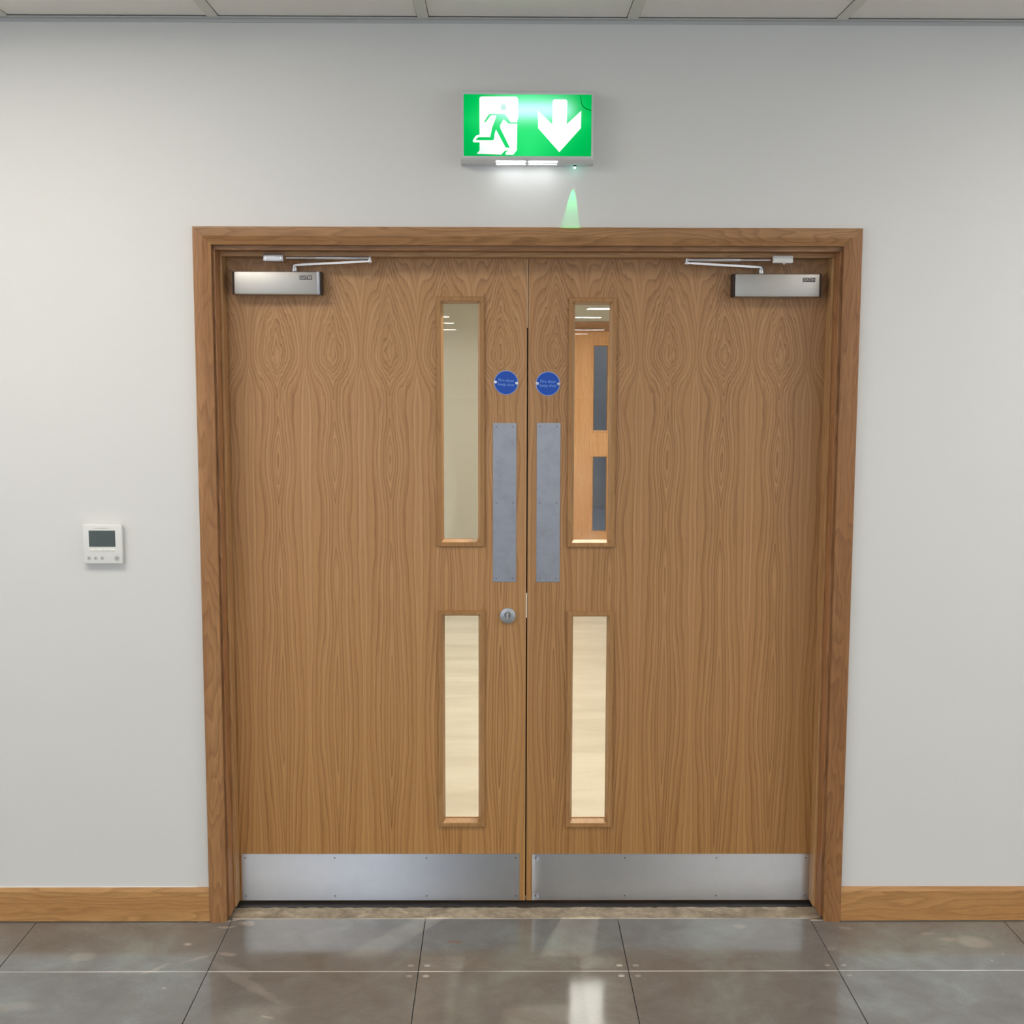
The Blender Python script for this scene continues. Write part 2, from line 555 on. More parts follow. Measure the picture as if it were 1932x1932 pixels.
def cyl(bm, p0, p1, r0, r1=None, seg=20, bev=0.0):
    p0, p1 = Vector(p0), Vector(p1)
    r1 = r0 if r1 is None else r1
    d = p1 - p0
    rot = d.to_track_quat('Z', 'Y').to_matrix().to_4x4()
    mat = Matrix.Translation((p0 + p1) / 2) @ rot
    r = bmesh.ops.create_cone(bm, cap_ends=True, segments=seg, radius1=r0, radius2=r1, depth=d.length, matrix=mat)
    if bev > 0:
        es = [e for e in {e for v in r['verts'] for e in v.link_edges}
              if any(len(f.verts) > 4 for f in e.link_faces)]
        bmesh.ops.bevel(bm, geom=es, offset=bev, segments=2, profile=0.5, affect='EDGES')
    return bm


def prism(bm, pts, y0, y1, flat=False):
    """polygon in XZ extruded from y0 (front) to y1"""
    a = [bm.verts.new((x, y0, z)) for x, z in pts]
    bm.faces.new(a)
    if not flat:
        b = [bm.verts.new((x, y1, z)) for x, z in pts]
        bm.faces.new(list(reversed(b)))
        n = len(pts)
        for i in range(n):
            bm.faces.new((a[i], a[(i + 1) % n], b[(i + 1) % n], b[i]))
    return bm


def slab(bm, xs, zs, holes, y0, y1):
    """wall or door slab in XZ with rectangular holes, holes = set of (i, j) cells"""
    nx, nz = len(xs) - 1, len(zs) - 1
    vf, vb = {}, {}
    for i in range(nx + 1):
        for j in range(nz + 1):
            vf[i, j] = bm.verts.new((xs[i], y0, zs[j]))
            vb[i, j] = bm.verts.new((xs[i], y1, zs[j]))
    solid = lambda i, j: 0 <= i < nx and 0 <= j < nz and (i, j) not in holes
    for i in range(nx):
        for j in range(nz):
            if not solid(i, j):
                continue
            bm.faces.new((vf[i, j], vf[i + 1, j], vf[i + 1, j + 1], vf[i, j + 1]))
            bm.faces.new((vb[i, j], vb[i, j + 1], vb[i + 1, j + 1], vb[i + 1, j]))
            if not solid(i - 1, j):
                bm.faces.new((vf[i, j], vf[i, j + 1], vb[i, j + 1], vb[i, j]))
            if not solid(i + 1, j):
                bm.faces.new((vf[i + 1, j], vb[i + 1, j], vb[i + 1, j + 1], vf[i + 1, j + 1]))
            if not solid(i, j - 1):
                bm.faces.new((vf[i, j], vb[i, j], vb[i + 1, j], vf[i + 1, j]))
            if not solid(i, j + 1):
                bm.faces.new((vf[i, j + 1], vf[i + 1, j + 1], vb[i + 1, j + 1], vb[i, j + 1]))
    return bm


def bead_ring(bm, x0, x1, z0, z1, prof):
    """closed moulding round a rectangle; prof = [(inset, y), ...], closed loop"""
    rings = []
    for (w, y) in prof:
        rings.append([bm.verts.new(c) for c in ((x0 + w, y, z0 + w), (x1 - w, y, z0 + w), (x1 - w, y, z1 - w), (x0 + w, y, z1 - w))])
    n = len(rings)
    for k in range(n):
        a, b = rings[k], rings[(k + 1) % n]
        for i in range(4):
            bm.faces.new((a[i], a[(i + 1) % 4], b[(i + 1) % 4], b[i]))
    return bm


def text_obj(name, body, x, y, z, size, mat, parent, rot=0.0, extrude=0.0002, align='CENTER', xscale=1.0, bold=0.0):
    """flat raised lettering facing -Y, converted to a mesh"""
    cu = bpy.data.curves.new(name + '_curve', 'FONT')
    cu.body = body
    cu.size = size
    cu.align_x = align
    cu.align_y = 'CENTER'
    cu.extrude = extrude
    cu.offset = bold
    cu.resolution_u = 2
    t = bpy.data.objects.new(name + '_tmp', cu)
    COL.objects.link(t)
    dg = bpy.context.evaluated_depsgraph_get()
    me = bpy.data.meshes.new_from_object(t.evaluated_get(dg))
    bpy.data.objects.remove(t)
    bpy.data.curves.remove(cu)
    o0 = origin_of(parent) if parent else Vector((0, 0, 0))
    c, s = math.cos(rot), math.sin(rot)
    for v in me.vertices:
        a, b, d = v.co.x * xscale, v.co.y, v.co.z
        v.co = Vector((x + a * c - b * s, y - d, z + a * s + b * c)) - o0
    me.name = name
    me.materials.clear()
    me.materials.append(mat)
    o = bpy.data.objects.new(name, me)
    COL.objects.link(o)
    o.parent = parent
    return o


def copy_tree(o, parent=None, loc=None):
    c = o.copy()
    COL.objects.link(c)
    c.parent = parent
    if loc is not None:
        c.location = loc
    for ch in list(o.children):
        copy_tree(ch, c)
    return c


# ---------------------------------------------------------------- room shell
CX = 0.078                      # centre line of the doorway
XL, XR = -6.7, 6.4              # office side walls
YB = -54.0                      # far end of the office
CEIL = 2.700
WT = 0.20                       # wall thickness
OPX0, OPX1, OPZ = CX - 0.953, CX + 0.953, 2.078

bm = B()
slab(bm, [XL - .2, OPX0, OPX1, XR + .2], [0, OPZ, 3.1], {(1, 0)}, 0.0, WT)
tag(obj('wall_back', bm, M['wall']), 'off-white painted wall around the oak double doors', 'wall', kind='structure')
SIDEW = [(-20.0, -17.2), (-16.2, -13.4), (-12.4, -9.6), (-8.6, -5.8), (-4.8, -2.0)]      # added windows along both sides, fill light for ceiling and walls
for nm, xw, s_ in (('left', XL, -1), ('right', XR, 1)):
    ys_ = [YB] + [q for ab in SIDEW for q in ab] + [0.0]
    bm = B()
    slab(bm, ys_, [-0.1, 0.9, 2.35, 3.1], {(1 + 2 * i, 1) for i in range(len(SIDEW))}, 0.0, 0.2)
    for v in bm.verts:
        v.co = Vector((xw + s_ * v.co.y, v.co.x, v.co.z))
    tag(obj('wall_' + nm, bm, M['wall']), 'off-white side wall %s of the camera with a row of added fill-light windows' % nm, 'wall', kind='structure')
    for i, (a, b) in enumerate(SIDEW):
        w = thing('window_%d' % (i + (2 if nm == 'left' else 7)), (xw + s_ * 0.1, (a + b) / 2, 0.9),
                  'added fill-light window in the %s side wall, %s from the door wall' % (nm, ('fifth', 'fourth', 'third', 'second', 'nearest')[i]),
                  'window', kind='structure')
        xa, xb = sorted((xw + s_ * 0.06, xw + s_ * 0.12))
        bm = B()
        box(bm, xa, xb, a, a + .05, .9, 2.35); box(bm, xa, xb, b - .05, b, .9, 2.35)
        box(bm, xa, xb, a + .05, b - .05, .9, .95); box(bm, xa, xb, a + .05, b - .05, 2.3, 2.35)
        box(bm, xa, xb, (a + b) / 2 - .03, (a + b) / 2 + .03, .95, 2.3)
        obj('window_frame', bm, M['white_plastic'], w)
        for (p, q) in ((a + .05, (a + b) / 2 - .03), ((a + b) / 2 + .03, b - .05)):
            bm = B(); box(bm, xw + s_ * .085, xw + s_ * .095, p, q, .95, 2.3)
            obj('pane', bm, M['side_fill'], w)

# end wall behind the camera with its daylight windows
WINX = [(-6.25, -4.15)]
xs = [XL - .2]
for a, b in WINX:
    xs += [a, b]
xs += [XR + .2]
bm = B()
slab(bm, xs, [0, 0.15, 2.55, 3.1], {(1 + 2 * i, 1) for i in range(len(WINX))}, YB - 0.2, YB)
tag(obj('wall_front', bm, M['wall']), 'off-white end wall behind the camera with daylight windows', 'wall', kind='structure')
for i, (a, b) in enumerate(WINX):
    w = thing('window_%d' % (i + 1), ((a + b) / 2, YB - 0.1, 0.15),
              'bright daylight window in the end wall behind the camera',
              'window', kind='structure')
    bm = B(); bead_ring(bm, a, b, 0.15, 2.55, [(0, YB - .08), (0.05, YB - .08), (0.05, YB - .12), (0, YB - .12)])
    obj('window_frame', bm, M['white_plastic'], w)
    bm = B(); box(bm, a + .05, b - .05, YB - .105, YB - .095, 0.20, 2.50)
    obj('pane', bm, M['daylight'], w)

# ---- ceiling: slab, tiles, grid
ceiling = thing('ceiling', (CX, 0, CEIL), 'suspended ceiling of white mineral tiles in a white grid', 'ceiling', kind='structure')
CGX = -0.8252                   # a grid line in x
CGY = 0.0
bm = B(); box(bm, XL, XR, YB, 0, CEIL + 0.05, CEIL + 0.3)
obj('soffit', bm, M['ceil_tile'], ceiling)
NEAR_ROWS = 8
LIGHT_CELLS = {}
bar = 0.031
tile_me = None
lights_near = []


def ctile(i, j):
    global tile_me
    x0, y1 = CGX + 0.6 * i, CGY - 0.6 * j
    cx, cy = x0 + 0.3, y1 - 0.3
    if tile_me is None:
        b_ = B()
        h = 0.3 - bar / 2 - 0.001
        box(b_, -h, h, -h, h, 0.004, 0.019, 0.002, 1)
        bmesh.ops.recalc_face_normals(b_, faces=b_.faces)
        tile_me = bpy.data.meshes.new('ceiling_tile')
        b_.to_mesh(tile_me); b_.free()
        tile_me.materials.append(M['ceil_tile'])
    o = bpy.data.objects.new('ceiling_tile', tile_me)
    COL.objects.link(o)
    o.parent = ceiling
    o.location = Vector((cx, cy, CEIL)) - origin_of(ceiling)


skip = {(-1, 1), (-2, 1), (5, 2), (4, 2)}   # cells taken by the two nearest light panels
for i in range(-7, 12):
    for j in range(NEAR_ROWS):
        if (i, j) not in skip:
            ctile(i, j)
bm = B()
box(bm, XL, XR, YB, -0.6 * NEAR_ROWS, CEIL + 0.004, CEIL + 0.019)
obj('tile_field', bm, M['ceil_tile'], ceiling)['kind'] = 'stuff'
for i in range(-7, 13):
    x = CGX + 0.6 * i
    bm = B(); box(bm, x - bar / 2, x + bar / 2, -0.6 * NEAR_ROWS, -0.012, CEIL, CEIL + 0.006, 0.0008, 1)
    obj('grid_bar', bm, M['grid'], ceiling)
for j in range(1, NEAR_ROWS + 1):
    bm = B()
    for i in range(-7, 12):
        x = CGX + 0.6 * i
        box(bm, x + bar / 2, x + 0.6 - bar / 2, -0.6 * j - bar / 2, -0.6 * j + bar / 2, CEIL, CEIL + 0.005)
    obj('cross_bar', bm, M['grid'], ceiling)

bm = B()
box(bm, XL, XR, -0.022, 0.0, CEIL - 0.002, CEIL + 0.001)
box(bm, XL, XR, -0.003, 0.0, CEIL - 0.011, CEIL - 0.002)
tag(obj('trim_1', bm, M['angle']), 'white metal wall angle where ceiling meets the door wall', 'trim', kind='structure')


def ceiling_light(x, y, w, d, mat, label, group, name='ceiling_light', frame=0.012, zc=CEIL):
    t = thing(name, (x, y, zc - 0.004), label, 'ceiling light', group)
    bm = B()
    f = frame
    box(bm, x - w / 2, x + w / 2, y - d / 2, y - d / 2 + f, zc - 0.006, zc + 0.004)
    box(bm, x - w / 2, x + w / 2, y + d / 2 - f, y + d / 2, zc - 0.006, zc + 0.004)
    box(bm, x - w / 2, x - w / 2 + f, y - d / 2 + f, y + d / 2 - f, zc - 0.006, zc + 0.004)
    box(bm, x + w / 2 - f, x + w / 2, y - d / 2 + f, y + d / 2 - f, zc - 0.006, zc + 0.004)
    obj('frame', bm, M['white_plastic'], t)
    bm = B(); box(bm, x - w / 2 + f, x + w / 2 - f, y - d / 2 + f, y + d / 2 - f, zc - 0.003, zc + 0.002)
    obj('diffuser', bm, mat, t)
    return t


grp = 'office ceiling light panels behind the camera'
NEARL = [(-1.50, -1.30, 1.2, 0.6, 'light panel in the ceiling above and left of the doors, just out of view'),
         (2.25, -1.35, 1.2, 0.6, 'light panel in the ceiling to the right of the doors, just out of view')]
for (x, y, w, d, lb) in NEARL:
    ceiling_light(x, y, w, d, M['near_panel_light'], lb, grp)
MIDL = [(-1.6, -4.8), (2.0, -4.8), (-1.6, -8.4), (2.0, -8.4), (-3.4, -12.0), (3.6, -12.0), (-1.8, -16.0), (3.6, -16.0)]
NTH = ('second', 'third', 'fourth', 'fifth', 'sixth')
for k, (x, y) in enumerate(MIDL):
    ceiling_light(x, y, 1.2, 0.6, M['panel_light'], 'office ceiling light panel, %s in the %s row counted from the double doors' % (NTH[k // 2], 'left' if x < 0 else 'right'), grp)
FARL = [(2.25, -21.4), (1.75, -26.7), (3.35, -25.2), (2.85, -39.8), (2.75, -47.0), (-1.80, -26.5), (-1.88, -31.9), (-2.12, -40.2), (-4.2, -34.0)]
FARW = ('top', 'third', 'second', 'fourth', 'lowest', 'top', 'middle', 'lowest', 'unmirrored')
for k, (x, y) in enumerate(FARL):
    ceiling_light(x, y, 1.2, 0.9, M['far_panel_light'], 'far light panel mirrored as the %s streak in the %s upper glass' % (FARW[k], 'right' if x > 0 else 'left') if k < 8 else
                  'far left light panel in the ceiling at the office end', 'far office ceiling lights')

# ---- floor: access-floor panels
floor = thing('floor', (CX, 0, 0), 'grey access floor of large square panels with plaster smears', 'floor', kind='structure')
bm = B(); box(bm, XL, XR, YB, 0.01, -0.12, -0.03)
obj('floor_slab', bm, M['screed'], floor)
FGX, FGY, GAPX = -0.834, -0.3415, 0.0010


def ftile(x0, x1, y0, y1, cut=False):
    bm = B()
    g2 = GAPX
    box(bm, x0 + g2, x1 - g2, y0 + g2 * .6, y1 - g2 * .6, -0.030, 0.0, 0.0009, 1)
    t = obj('floor_tile', bm, M['floor'], floor)
    # pale band painting the glint of the panel chamfer along the joint
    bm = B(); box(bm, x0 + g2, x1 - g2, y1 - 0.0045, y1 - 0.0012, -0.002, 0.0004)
    obj('edge_glint', bm, M['floor_edge'], t)
    return t


tiles = {}
for i in range(-6, 9):
    x0 = FGX + 0.6 * i
    x1 = x0 + 0.6
    # first row, cut at the wall or running to the sill inside the doorway
    for (a, b) in ([(x0, x1)]):
        inside = a > CX - 0.99 and b < CX + 0.99
        tiles[i, 0] = ftile(a, b, FGY, 0.0125 if inside else -0.003)
    for j in range(1, 9):
        tiles[i, j] = ftile(x0, x1, FGY - 0.6 * j, FGY - 0.6 * (j - 1))
bm = B(); box(bm, XL, XR, YB, FGY - 0.6 * 8, -0.03, 0.0)
obj('panel_field', bm, M['floor'], floor)['kind'] = 'stuff'

M['dab'] = plain('pale_screw_cap', lin(186, 184, 180), 0.25, 0.3)
for ix, sx in ((1, 1), (2, 1), (3, 0.8)):
    gx = FGX + 0.6 * ix
    for (ti, dx) in ((ix - 1, -0.0235), (ix, 0.0235)):
        for (tj, dy) in ((0, 0.032), (1, -0.032)):
            if ix == 3 and (ti, tj) == (2, 1):
                continue
            bm = B(); cyl(bm, (gx + dx, FGY + dy, -0.001), (gx + dx, FGY + dy, 0.0005), 0.0085 * sx, seg=20)
            bmesh.ops.scale(bm, vec=(1.1, 0.9, 1), space=Matrix.Translation((-gx - dx, -FGY - dy, 0)), verts=bm.verts)
            obj('screw_cap', bm, M['dab'], tiles[ti, tj])

# sill inside the doorway: rough screed, then a black strip under the doors
sill = thing('trim_2', (CX, 0.06, 0), 'dusty screed sill with black metal strip under the doors', 'threshold', kind='structure')
bm = B()
nx, ny = 120, 8
gv = [[bm.verts.new((OPX0 + (OPX1 - OPX0) * i / nx, 0.0135 + 0.083 * j / ny, -0.0012 + random.uniform(-0.0011, 0.0011))) for j in range(ny + 1)] for i in range(nx + 1)]
for i in range(nx):
    for j in range(ny):
        bm.faces.new((gv[i][j], gv[i + 1][j], gv[i + 1][j + 1], gv[i][j + 1]))
obj('screed_strip', bm, M['screed'], sill, True)
bm = B()
box(bm, OPX0, OPX1, 0.0965, 0.112, -0.004, 0.0012, 0.0006, 1)
box(bm, OPX0, OPX1, 0.112, 0.215, -0.004, -0.0005)
obj('metal_strip', bm, M['rubber'], sill)
bm = B(); box(bm, OPX0, OPX1, 0.0, 0.22, -0.12, -0.004)
obj('sub_sill', bm, M['screed'], sill)

# ---- skirting boards
AX0, AX1 = CX - 0.977, CX + 0.977
for nm, a, b, lb in (('baseboard_left', XL, AX0, 'oak skirting board left of the doorway, white caulk along its top'),
                     ('baseboard_right', AX1, XR, 'oak skirting board right of the doorway')):
    bm = B()
    pr = [(0.0, 0.003), (-0.014, 0.003), (-0.014, 0.098), (-0.011, 0.106), (-0.006, 0.108), (0.0, 0.108)]
    va = [bm.verts.new((a, y, z)) for y, z in pr]
    vb = [bm.verts.new((b, y, z)) for y, z in pr]
    for k in range(len(pr)):
        bm.faces.new((va[k], va[(k + 1) % 6], vb[(k + 1) % 6], vb[k]))
    bm.faces.new(va); bm.faces.new(vb)
    sk = tag(obj(nm, bm, M['oak_skirt']), lb, 'skirting board', kind='structure')
    if nm == 'baseboard_left':
        bm = B()
        ve = [bm.verts.new(c) for c in ((a, 0, 0.108), (AX0 - .04, 0, 0.108), (AX0 - .04, -0.004, 0.1085), (a, -0.008, 0.1085), (a, 0, 0.1125), (AX0 - .04, 0, 0.1095))]
        bm.faces.new((ve[3], ve[2], ve[5], ve[4])); bm.faces.new((ve[0], ve[4], ve[5], ve[1])); bm.faces.new((ve[0], ve[1], ve[2], ve[3]))
        obj('caulk_bead', bm, M['caulk'], sk)


# ---------------------------------------------------------------- door frame
def door_frame(name, cx, yo, label, mats, zt=2.114, sgn=1):
    """architrave, lining and stop; yo = y of the wall face"""
    t = thing(name, (cx, yo, 0), label, 'door frame', kind='structure')
    prof = [(0.0, 0.0), (0.0, -0.0155), (0.0015, -0.0175), (0.004, -0.018), (0.027, -0.018), (0.030, -0.0172),
            (0.040, -0.0135), (0.041, -0.0125), (0.0505, -0.010), (0.052, -0.0085), (0.052, 0.0)]
    for side in (-1, 1):
        bm = B()
        xo = cx + side * 0.977
        lo = [bm.verts.new((xo - side * w, yo + y, 0.0)) for w, y in prof]
        hi = [bm.verts.new((xo - side * w, yo + y, zt - w)) for w, y in prof]
        n = len(prof)
        for k in range(n):
            bm.faces.new((lo[k], lo[(k + 1) % n], hi[(k + 1) % n], hi[k]))
        bm.faces.new(lo); bm.faces.new(hi)
        obj('architrave', bm, mats[0] if side < 0 else mats[1], t)
    bm = B()
    a = [bm.verts.new((cx - 0.977 + w, yo + y, zt - w)) for w, y in prof]
    b = [bm.verts.new((cx + 0.977 - w, yo + y, zt - w)) for w, y in prof]
    n = len(prof)
    for k in range(n):
        bm.faces.new((a[k], a[(k + 1) % n], b[(k + 1) % n], b[k]))
    bm.faces.new(a); bm.faces.new(b)
    obj('architrave', bm, mats[2], t)
    d = zt - 2.114
    # lining
    for s in (-1, 1):
        bm = B()
        xa, xb = sorted((cx + s * 0.953, cx + s * 0.919))
        box(bm, xa, xb, yo + 0.012, yo + 0.20, 0.006, 2.049 + d, 0.0012, 2)
        obj('lining', bm, mats[3], t)
        bm = B()
        xa, xb = sorted((cx + s * 0.919, cx + s * 0.911))
        box(bm, xa, xb, yo + 0.070, yo + 0.1285, 0.012, 2.035 + d, 0.0012, 2)
        obj('door_stop', bm, mats[5], t)
    bm = B(); box(bm, cx - 0.953, cx + 0.953, yo + 0.012, yo + 0.20, 2.049 + d, 2.078 + d, 0.0012, 2)
    obj('lining', bm, mats[4], t)
    bm = B(); box(bm, cx - 0.919, cx + 0.919, yo + 0.070, yo + 0.1285, 2.035 + d, 2.049 + d, 0.0012, 2)
    obj('door_stop', bm, mats[6], t)
    return t


door_frame('trim_3', CX, 0.0, 'oak architrave and stepped door frame around the double doors',
           (M['oak_v'], M['oak_v2'], M['oak_h'], M['oak_lining_v'], M['oak_lining_h'], M['oak_stop_v'], M['oak_stop_h']))
YD = 0.130                       # front face of the leaves
LT = 0.044


def vision_panel(root, gx, z0, z1, yd, bead_mat, hw=0.053, tag_label=None):
    """glazing bead front and back, and the pane; gx/z0/z1 = clear glass"""
    x0, x1 = gx - hw, gx + hw
    prof = [(0.0, yd), (0.0, yd - 0.0065), (0.0015, yd - 0.008), (0.0125, yd - 0.008), (0.0140, yd - 0.0068),
            (0.0205, yd + 0.016), (0.0205, yd + 0.018), (0.008, yd + 0.018), (0.008, yd)]
    o = 0.0205
    bm = B(); bead_ring(bm, x0 - o, x1 + o, z0 - o, z1 + o, prof)
    obj('glazing_bead', bm, bead_mat, root)
    yb = yd + LT
    prof2 = [(w, yb - (y - yd)) for w, y in prof]
    bm = B(); bead_ring(bm, x0 - o, x1 + o, z0 - o, z1 + o, prof2)
    obj('glazing_bead', bm, bead_mat, root)
    bm = B(); box(bm, x0 - 0.010, x1 + 0.010, yd + 0.0185, yd + 0.0245, z0 - 0.010, z1 + 0.010)
    obj('glass_pane', bm, M['glass'], root)


def leaf_slab(root, x0, x1, yd, panels, mat, z0=0.008, z1=2.045, edge=0.0015):
    gx, hw = panels[0][0], 0.053
    zs = [z0]
    for (_, a, b) in sorted(panels, key=lambda p: p[1]):
        zs += [a - 0.012, b + 0.012]
    zs.append(z1)
    bm = B()
    slab(bm, [x0, gx - hw - 0.012, gx + hw + 0.012, x1], zs, {(1, 1), (1, 3)}, yd, yd + LT)
    return obj('door_leaf', bm, mat, root)


def screws(root_part, pts, y, r=0.0032, mat=None, name='screw'):
    for (x, z) in pts:
        bm = B(); cyl(bm, (x, y - 0.0008, z), (x, y + 0.001, z), r, seg=14, bev=0.0003)
        obj(name, bm, mat or M['screw'], root_part)


def closer(root, x0, x1, z0, z1, flip, spx):
    """overhead closer: case, end caps, nameplate, spindle, folding arm, bracket under the frame head"""
    yf = YD - 0.055
    cz0, cz1 = z0, z1
    t = bpy.data.objects.new('door_closer', None)
    COL.objects.link(t)
    t.parent = root
    t.location = Vector(((x0 + x1) / 2, YD, z0)) - origin_of(root)
    bm = B(); box(bm, x0 + 0.004, x1 - 0.004, yf, YD - 0.0005, cz0, cz1, 0.0035, 3)
    obj('closer_case', bm, M['closer'], t, True)
    bm = B(); box(bm, x0 - 0.0005, x0 + 0.004, yf + 0.006, YD - 0.0005, cz0 + 0.0005, cz1 - 0.0005, 0.0015, 2)
    obj('end_cap', bm, M['dark_cap'], t)
    bm = B(); box(bm, x1 - 0.004, x1 + 0.0008, yf + 0.004, YD - 0.0005, cz0 + 0.0005, cz1 - 0.0005, 0.0015, 2)
    obj('end_cap', bm, M['dark_cap'], t)
    if not flip:
        bm = B(); box(bm, x1 - 0.013, x1 - 0.003, yf - 0.0010, yf + 0.012, cz0 - 0.0006, cz1 + 0.0006, 0.003, 3)
        obj('edge_cover', bm, M['closer_cap'], t, True)
    # nameplate
    px = x1 - 0.0445 if not flip else x1 - 0.038
    pz = z1 - 0.0185
    bm = B(); box(bm, px - 0.0188, px + 0.0188, yf - 0.0008, yf + 0.0002, pz - 0.0064, pz + 0.0064, 0.0003, 1)
    obj('nameplate', bm, M['nameplate'], t)
    text_obj('nameplate_lettering', 'DATIM', px, yf - 0.0010, pz, 0.0128, M['name_text'], t, 0.0, 0.0001, xscale=0.86, bold=0.00018)
    # spindle
    sx, sy = spx, yf + 0.026
    bm = B()
    cyl(bm, (sx, sy, z1 - 0.001), (sx, sy, z1 + 0.014), 0.0088, seg=20, bev=0.001)
    cyl(bm, (sx, sy, z1 + 0.013), (sx, sy, z1 + 0.0215), 0.0078, 0.0066, seg=20, bev=0.001)
    obj('spindle', bm, M['silver'], t, True)
    d = 1 if not flip else -1
    # main arm, rising slightly to the elbow
    ex = sx + d * 0.231
    ey = sy - 0.045
    za, zb = z1 + 0.0195, z1 + 0.0285
    bm = B()
    n = 10
    rings = []
    for k in range(n + 1):
        f = k / n
        w = 0.011 * (1 - f) + 0.0075 * f
        h = 0.0062 if 0.05 < f < 0.95 else 0.0036
        c = Vector((sx + d * 0.231 * f, sy + (ey - sy) * f, za + (zb - za) * f))
        rings.append([bm.verts.new(c + Vector((0, w * a, h / 2 * b))) for a, b in ((-1, -1), (1, -1), (1, 1), (-1, 1))])
    for k in range(n):
        for i in range(4):
            bm.faces.new((rings[k][i], rings[k][(i + 1) % 4], rings[k + 1][(i + 1) % 4], rings[k + 1][i]))
    bm.faces.new(rings[0]); bm.faces.new(rings[-1])
    cyl(bm, (ex, ey, zb - 0.004), (ex, ey, zb + 0.0035), 0.0075, seg=18, bev=0.0008)
    obj('main_arm', bm, M['silver'], t, True)
    # forearm: sleeve and rod back to the bracket
    bx = sx + d * (-0.019)
    fz = zb + 0.0095
    by = 0.062
    bm = B()
    p_el = Vector((ex, ey, fz)); p_br = Vector((bx, by, fz + 0.0008))
    mid = p_el.lerp(p_br, 0.64)
    cyl(bm, p_el, mid, 0.0054, seg=16, bev=0.0006)
    cyl(bm, mid, p_br, 0.0037, seg=14)
    cyl(bm, (ex, ey, zb + 0.002), (ex, ey, fz + 0.005), 0.0050, seg=16, bev=0.0008)
    for q in (0.46, 0.54):
        c = p_el.lerp(p_br, q)
        cyl(bm, c + Vector((0, 0, 0.003)), c + Vector((0, 0, 0.0062)), 0.0022, seg=10)
    obj('forearm', bm, M['silver'], t, True)
    # bracket
    a, b = sorted((bx - d * 0.066, bx - d * 0.006))
    bm = B()
    box(bm, a, b, 0.050, 0.0695, 2.0185, 2.0405, 0.0028, 3)
    obj('frame_bracket', bm, M['white_plastic'] if flip else M['silver'], t, True)
    if not flip:
        for q in (a + 0.008, b - 0.008):
            bm = B(); cyl(bm, (q, 0.0490, 2.0285), (q, 0.0506, 2.0285), 0.0022, seg=12)
            obj('screw', bm, M['polished'], t)
    else:
        bm = B(); cyl(bm, ((a + b) / 2 + 0.004, 0.058, 2.0155), ((a + b) / 2 + 0.004, 0.058, 2.0187), 0.004, seg=12)
        obj('screw', bm, M['white_plastic'], t)
    return t


def fire_sign(root, x, z, tilt):
    bm = B(); cyl(bm, (x, YD - 0.0015, z), (x, YD + 0.0002, z), 0.0375, seg=64, bev=0.0004)
    p = obj('fire_door_sign', bm, M['sign_rim'], root)
    bm = B(); cyl(bm, (x, YD - 0.0018, z), (x, YD - 0.0012, z), 0.0350, seg=64)
    obj('blue_disc', bm, M['sign_blue'], p)
    text_obj('sign_lettering', 'Fire door\nkeep shut', x, YD - 0.0020, z + 0.0005, 0.0125, M['sign_text'], p, tilt, 0.0001, xscale=1.02, bold=0.00012)
    c, s = math.cos(tilt), math.sin(tilt)
    for q in (-0.0325, 0.0325):
        bm = B(); cyl(bm, (x + q * c, YD - 0.0030, z + q * s), (x + q * c, YD - 0.001, z + q * s), 0.0048, seg=18, bev=0.0006)
        obj('screw', bm, M['polished'], p)


def push_plate(root, x0, x1, z0, z1):
    bm = B(); box(bm, x0, x1, YD - 0.0016, YD + 0.0002, z0, z1, 0.0006, 2)
    p = obj('push_plate', bm, M['push'], root)
    w = 0.011
    pts = [(x0 + w, z0 + w), (x1 - w, z0 + w), (x1 - w, z1 - w), (x0 + w, z1 - w), (x0 + w, (z0 + z1) / 2), (x1 - w, (z0 + z1) / 2)]
    screws(p, pts, YD - 0.0016, 0.0026)


def kick_plate(root, x0, x1, z0, z1, warp=None):
    bm = B()
    nx, nz = 60, 6
    # gently uneven sheet, pulled in at the screws of one end
    def yy(x, z):
        y = -0.0018 + 0.00012 * math.sin(x * 5.1)
        if warp:
            t = max(0.0, 1 - (x - x0) / 0.032)
            y += -0.0022 * (t ** 2) * (0.6 + 0.4 * math.cos((z - (z0 + z1) / 2) * 20))
            for (sx, sz) in ((x0 + 0.010, z0 + 0.016), (x0 + 0.010, z1 - 0.016)):
                d2 = (x - sx) ** 2 + (z - sz) ** 2
                y += 0.0026 * math.exp(-d2 / 0.00006)
        return YD + y
    cols = []
    xs = [x0 + (x1 - x0) * (k / nx) ** (1.6 if warp else 1.0) for k in range(nx + 1)]
    zz = [z0 + (z1 - z0) * k / (nz * 3) for k in range(nz * 3 + 1)]
    for x in xs:
        cols.append([bm.verts.new((x, yy(x, z), z)) for z in zz])
    for i in range(nx):
        for j in range(len(zz) - 1):
            bm.faces.new((cols[i][j], cols[i + 1][j], cols[i + 1][j + 1], cols[i][j + 1]))
    # rim back to the leaf
    loop = [cols[i][0] for i in range(nx + 1)] + [cols[nx][j] for j in range(1, len(zz))] + \
           [cols[i][-1] for i in range(nx - 1, -1, -1)] + [cols[0][j] for j in range(len(zz) - 2, 0, -1)]
    back = [bm.verts.new((v.co.x, YD + 0.0002, v.co.z)) for v in loop]
    n = len(loop)
    for k in range(n):
        bm.faces.new((loop[k], loop[(k + 1) % n], back[(k + 1) % n], back[k]))
    p = obj('kick_plate', bm, M['kick'], root, True)
    L = x1 - x0
    pts = [(x0 + f, z) for f in (0.012, L * .335, L * .665, L - 0.012) for z in (z0 + 0.014, z1 - 0.013)]
    screws(p, pts, YD - 0.0014, 0.0028, M['screw'])
    return p


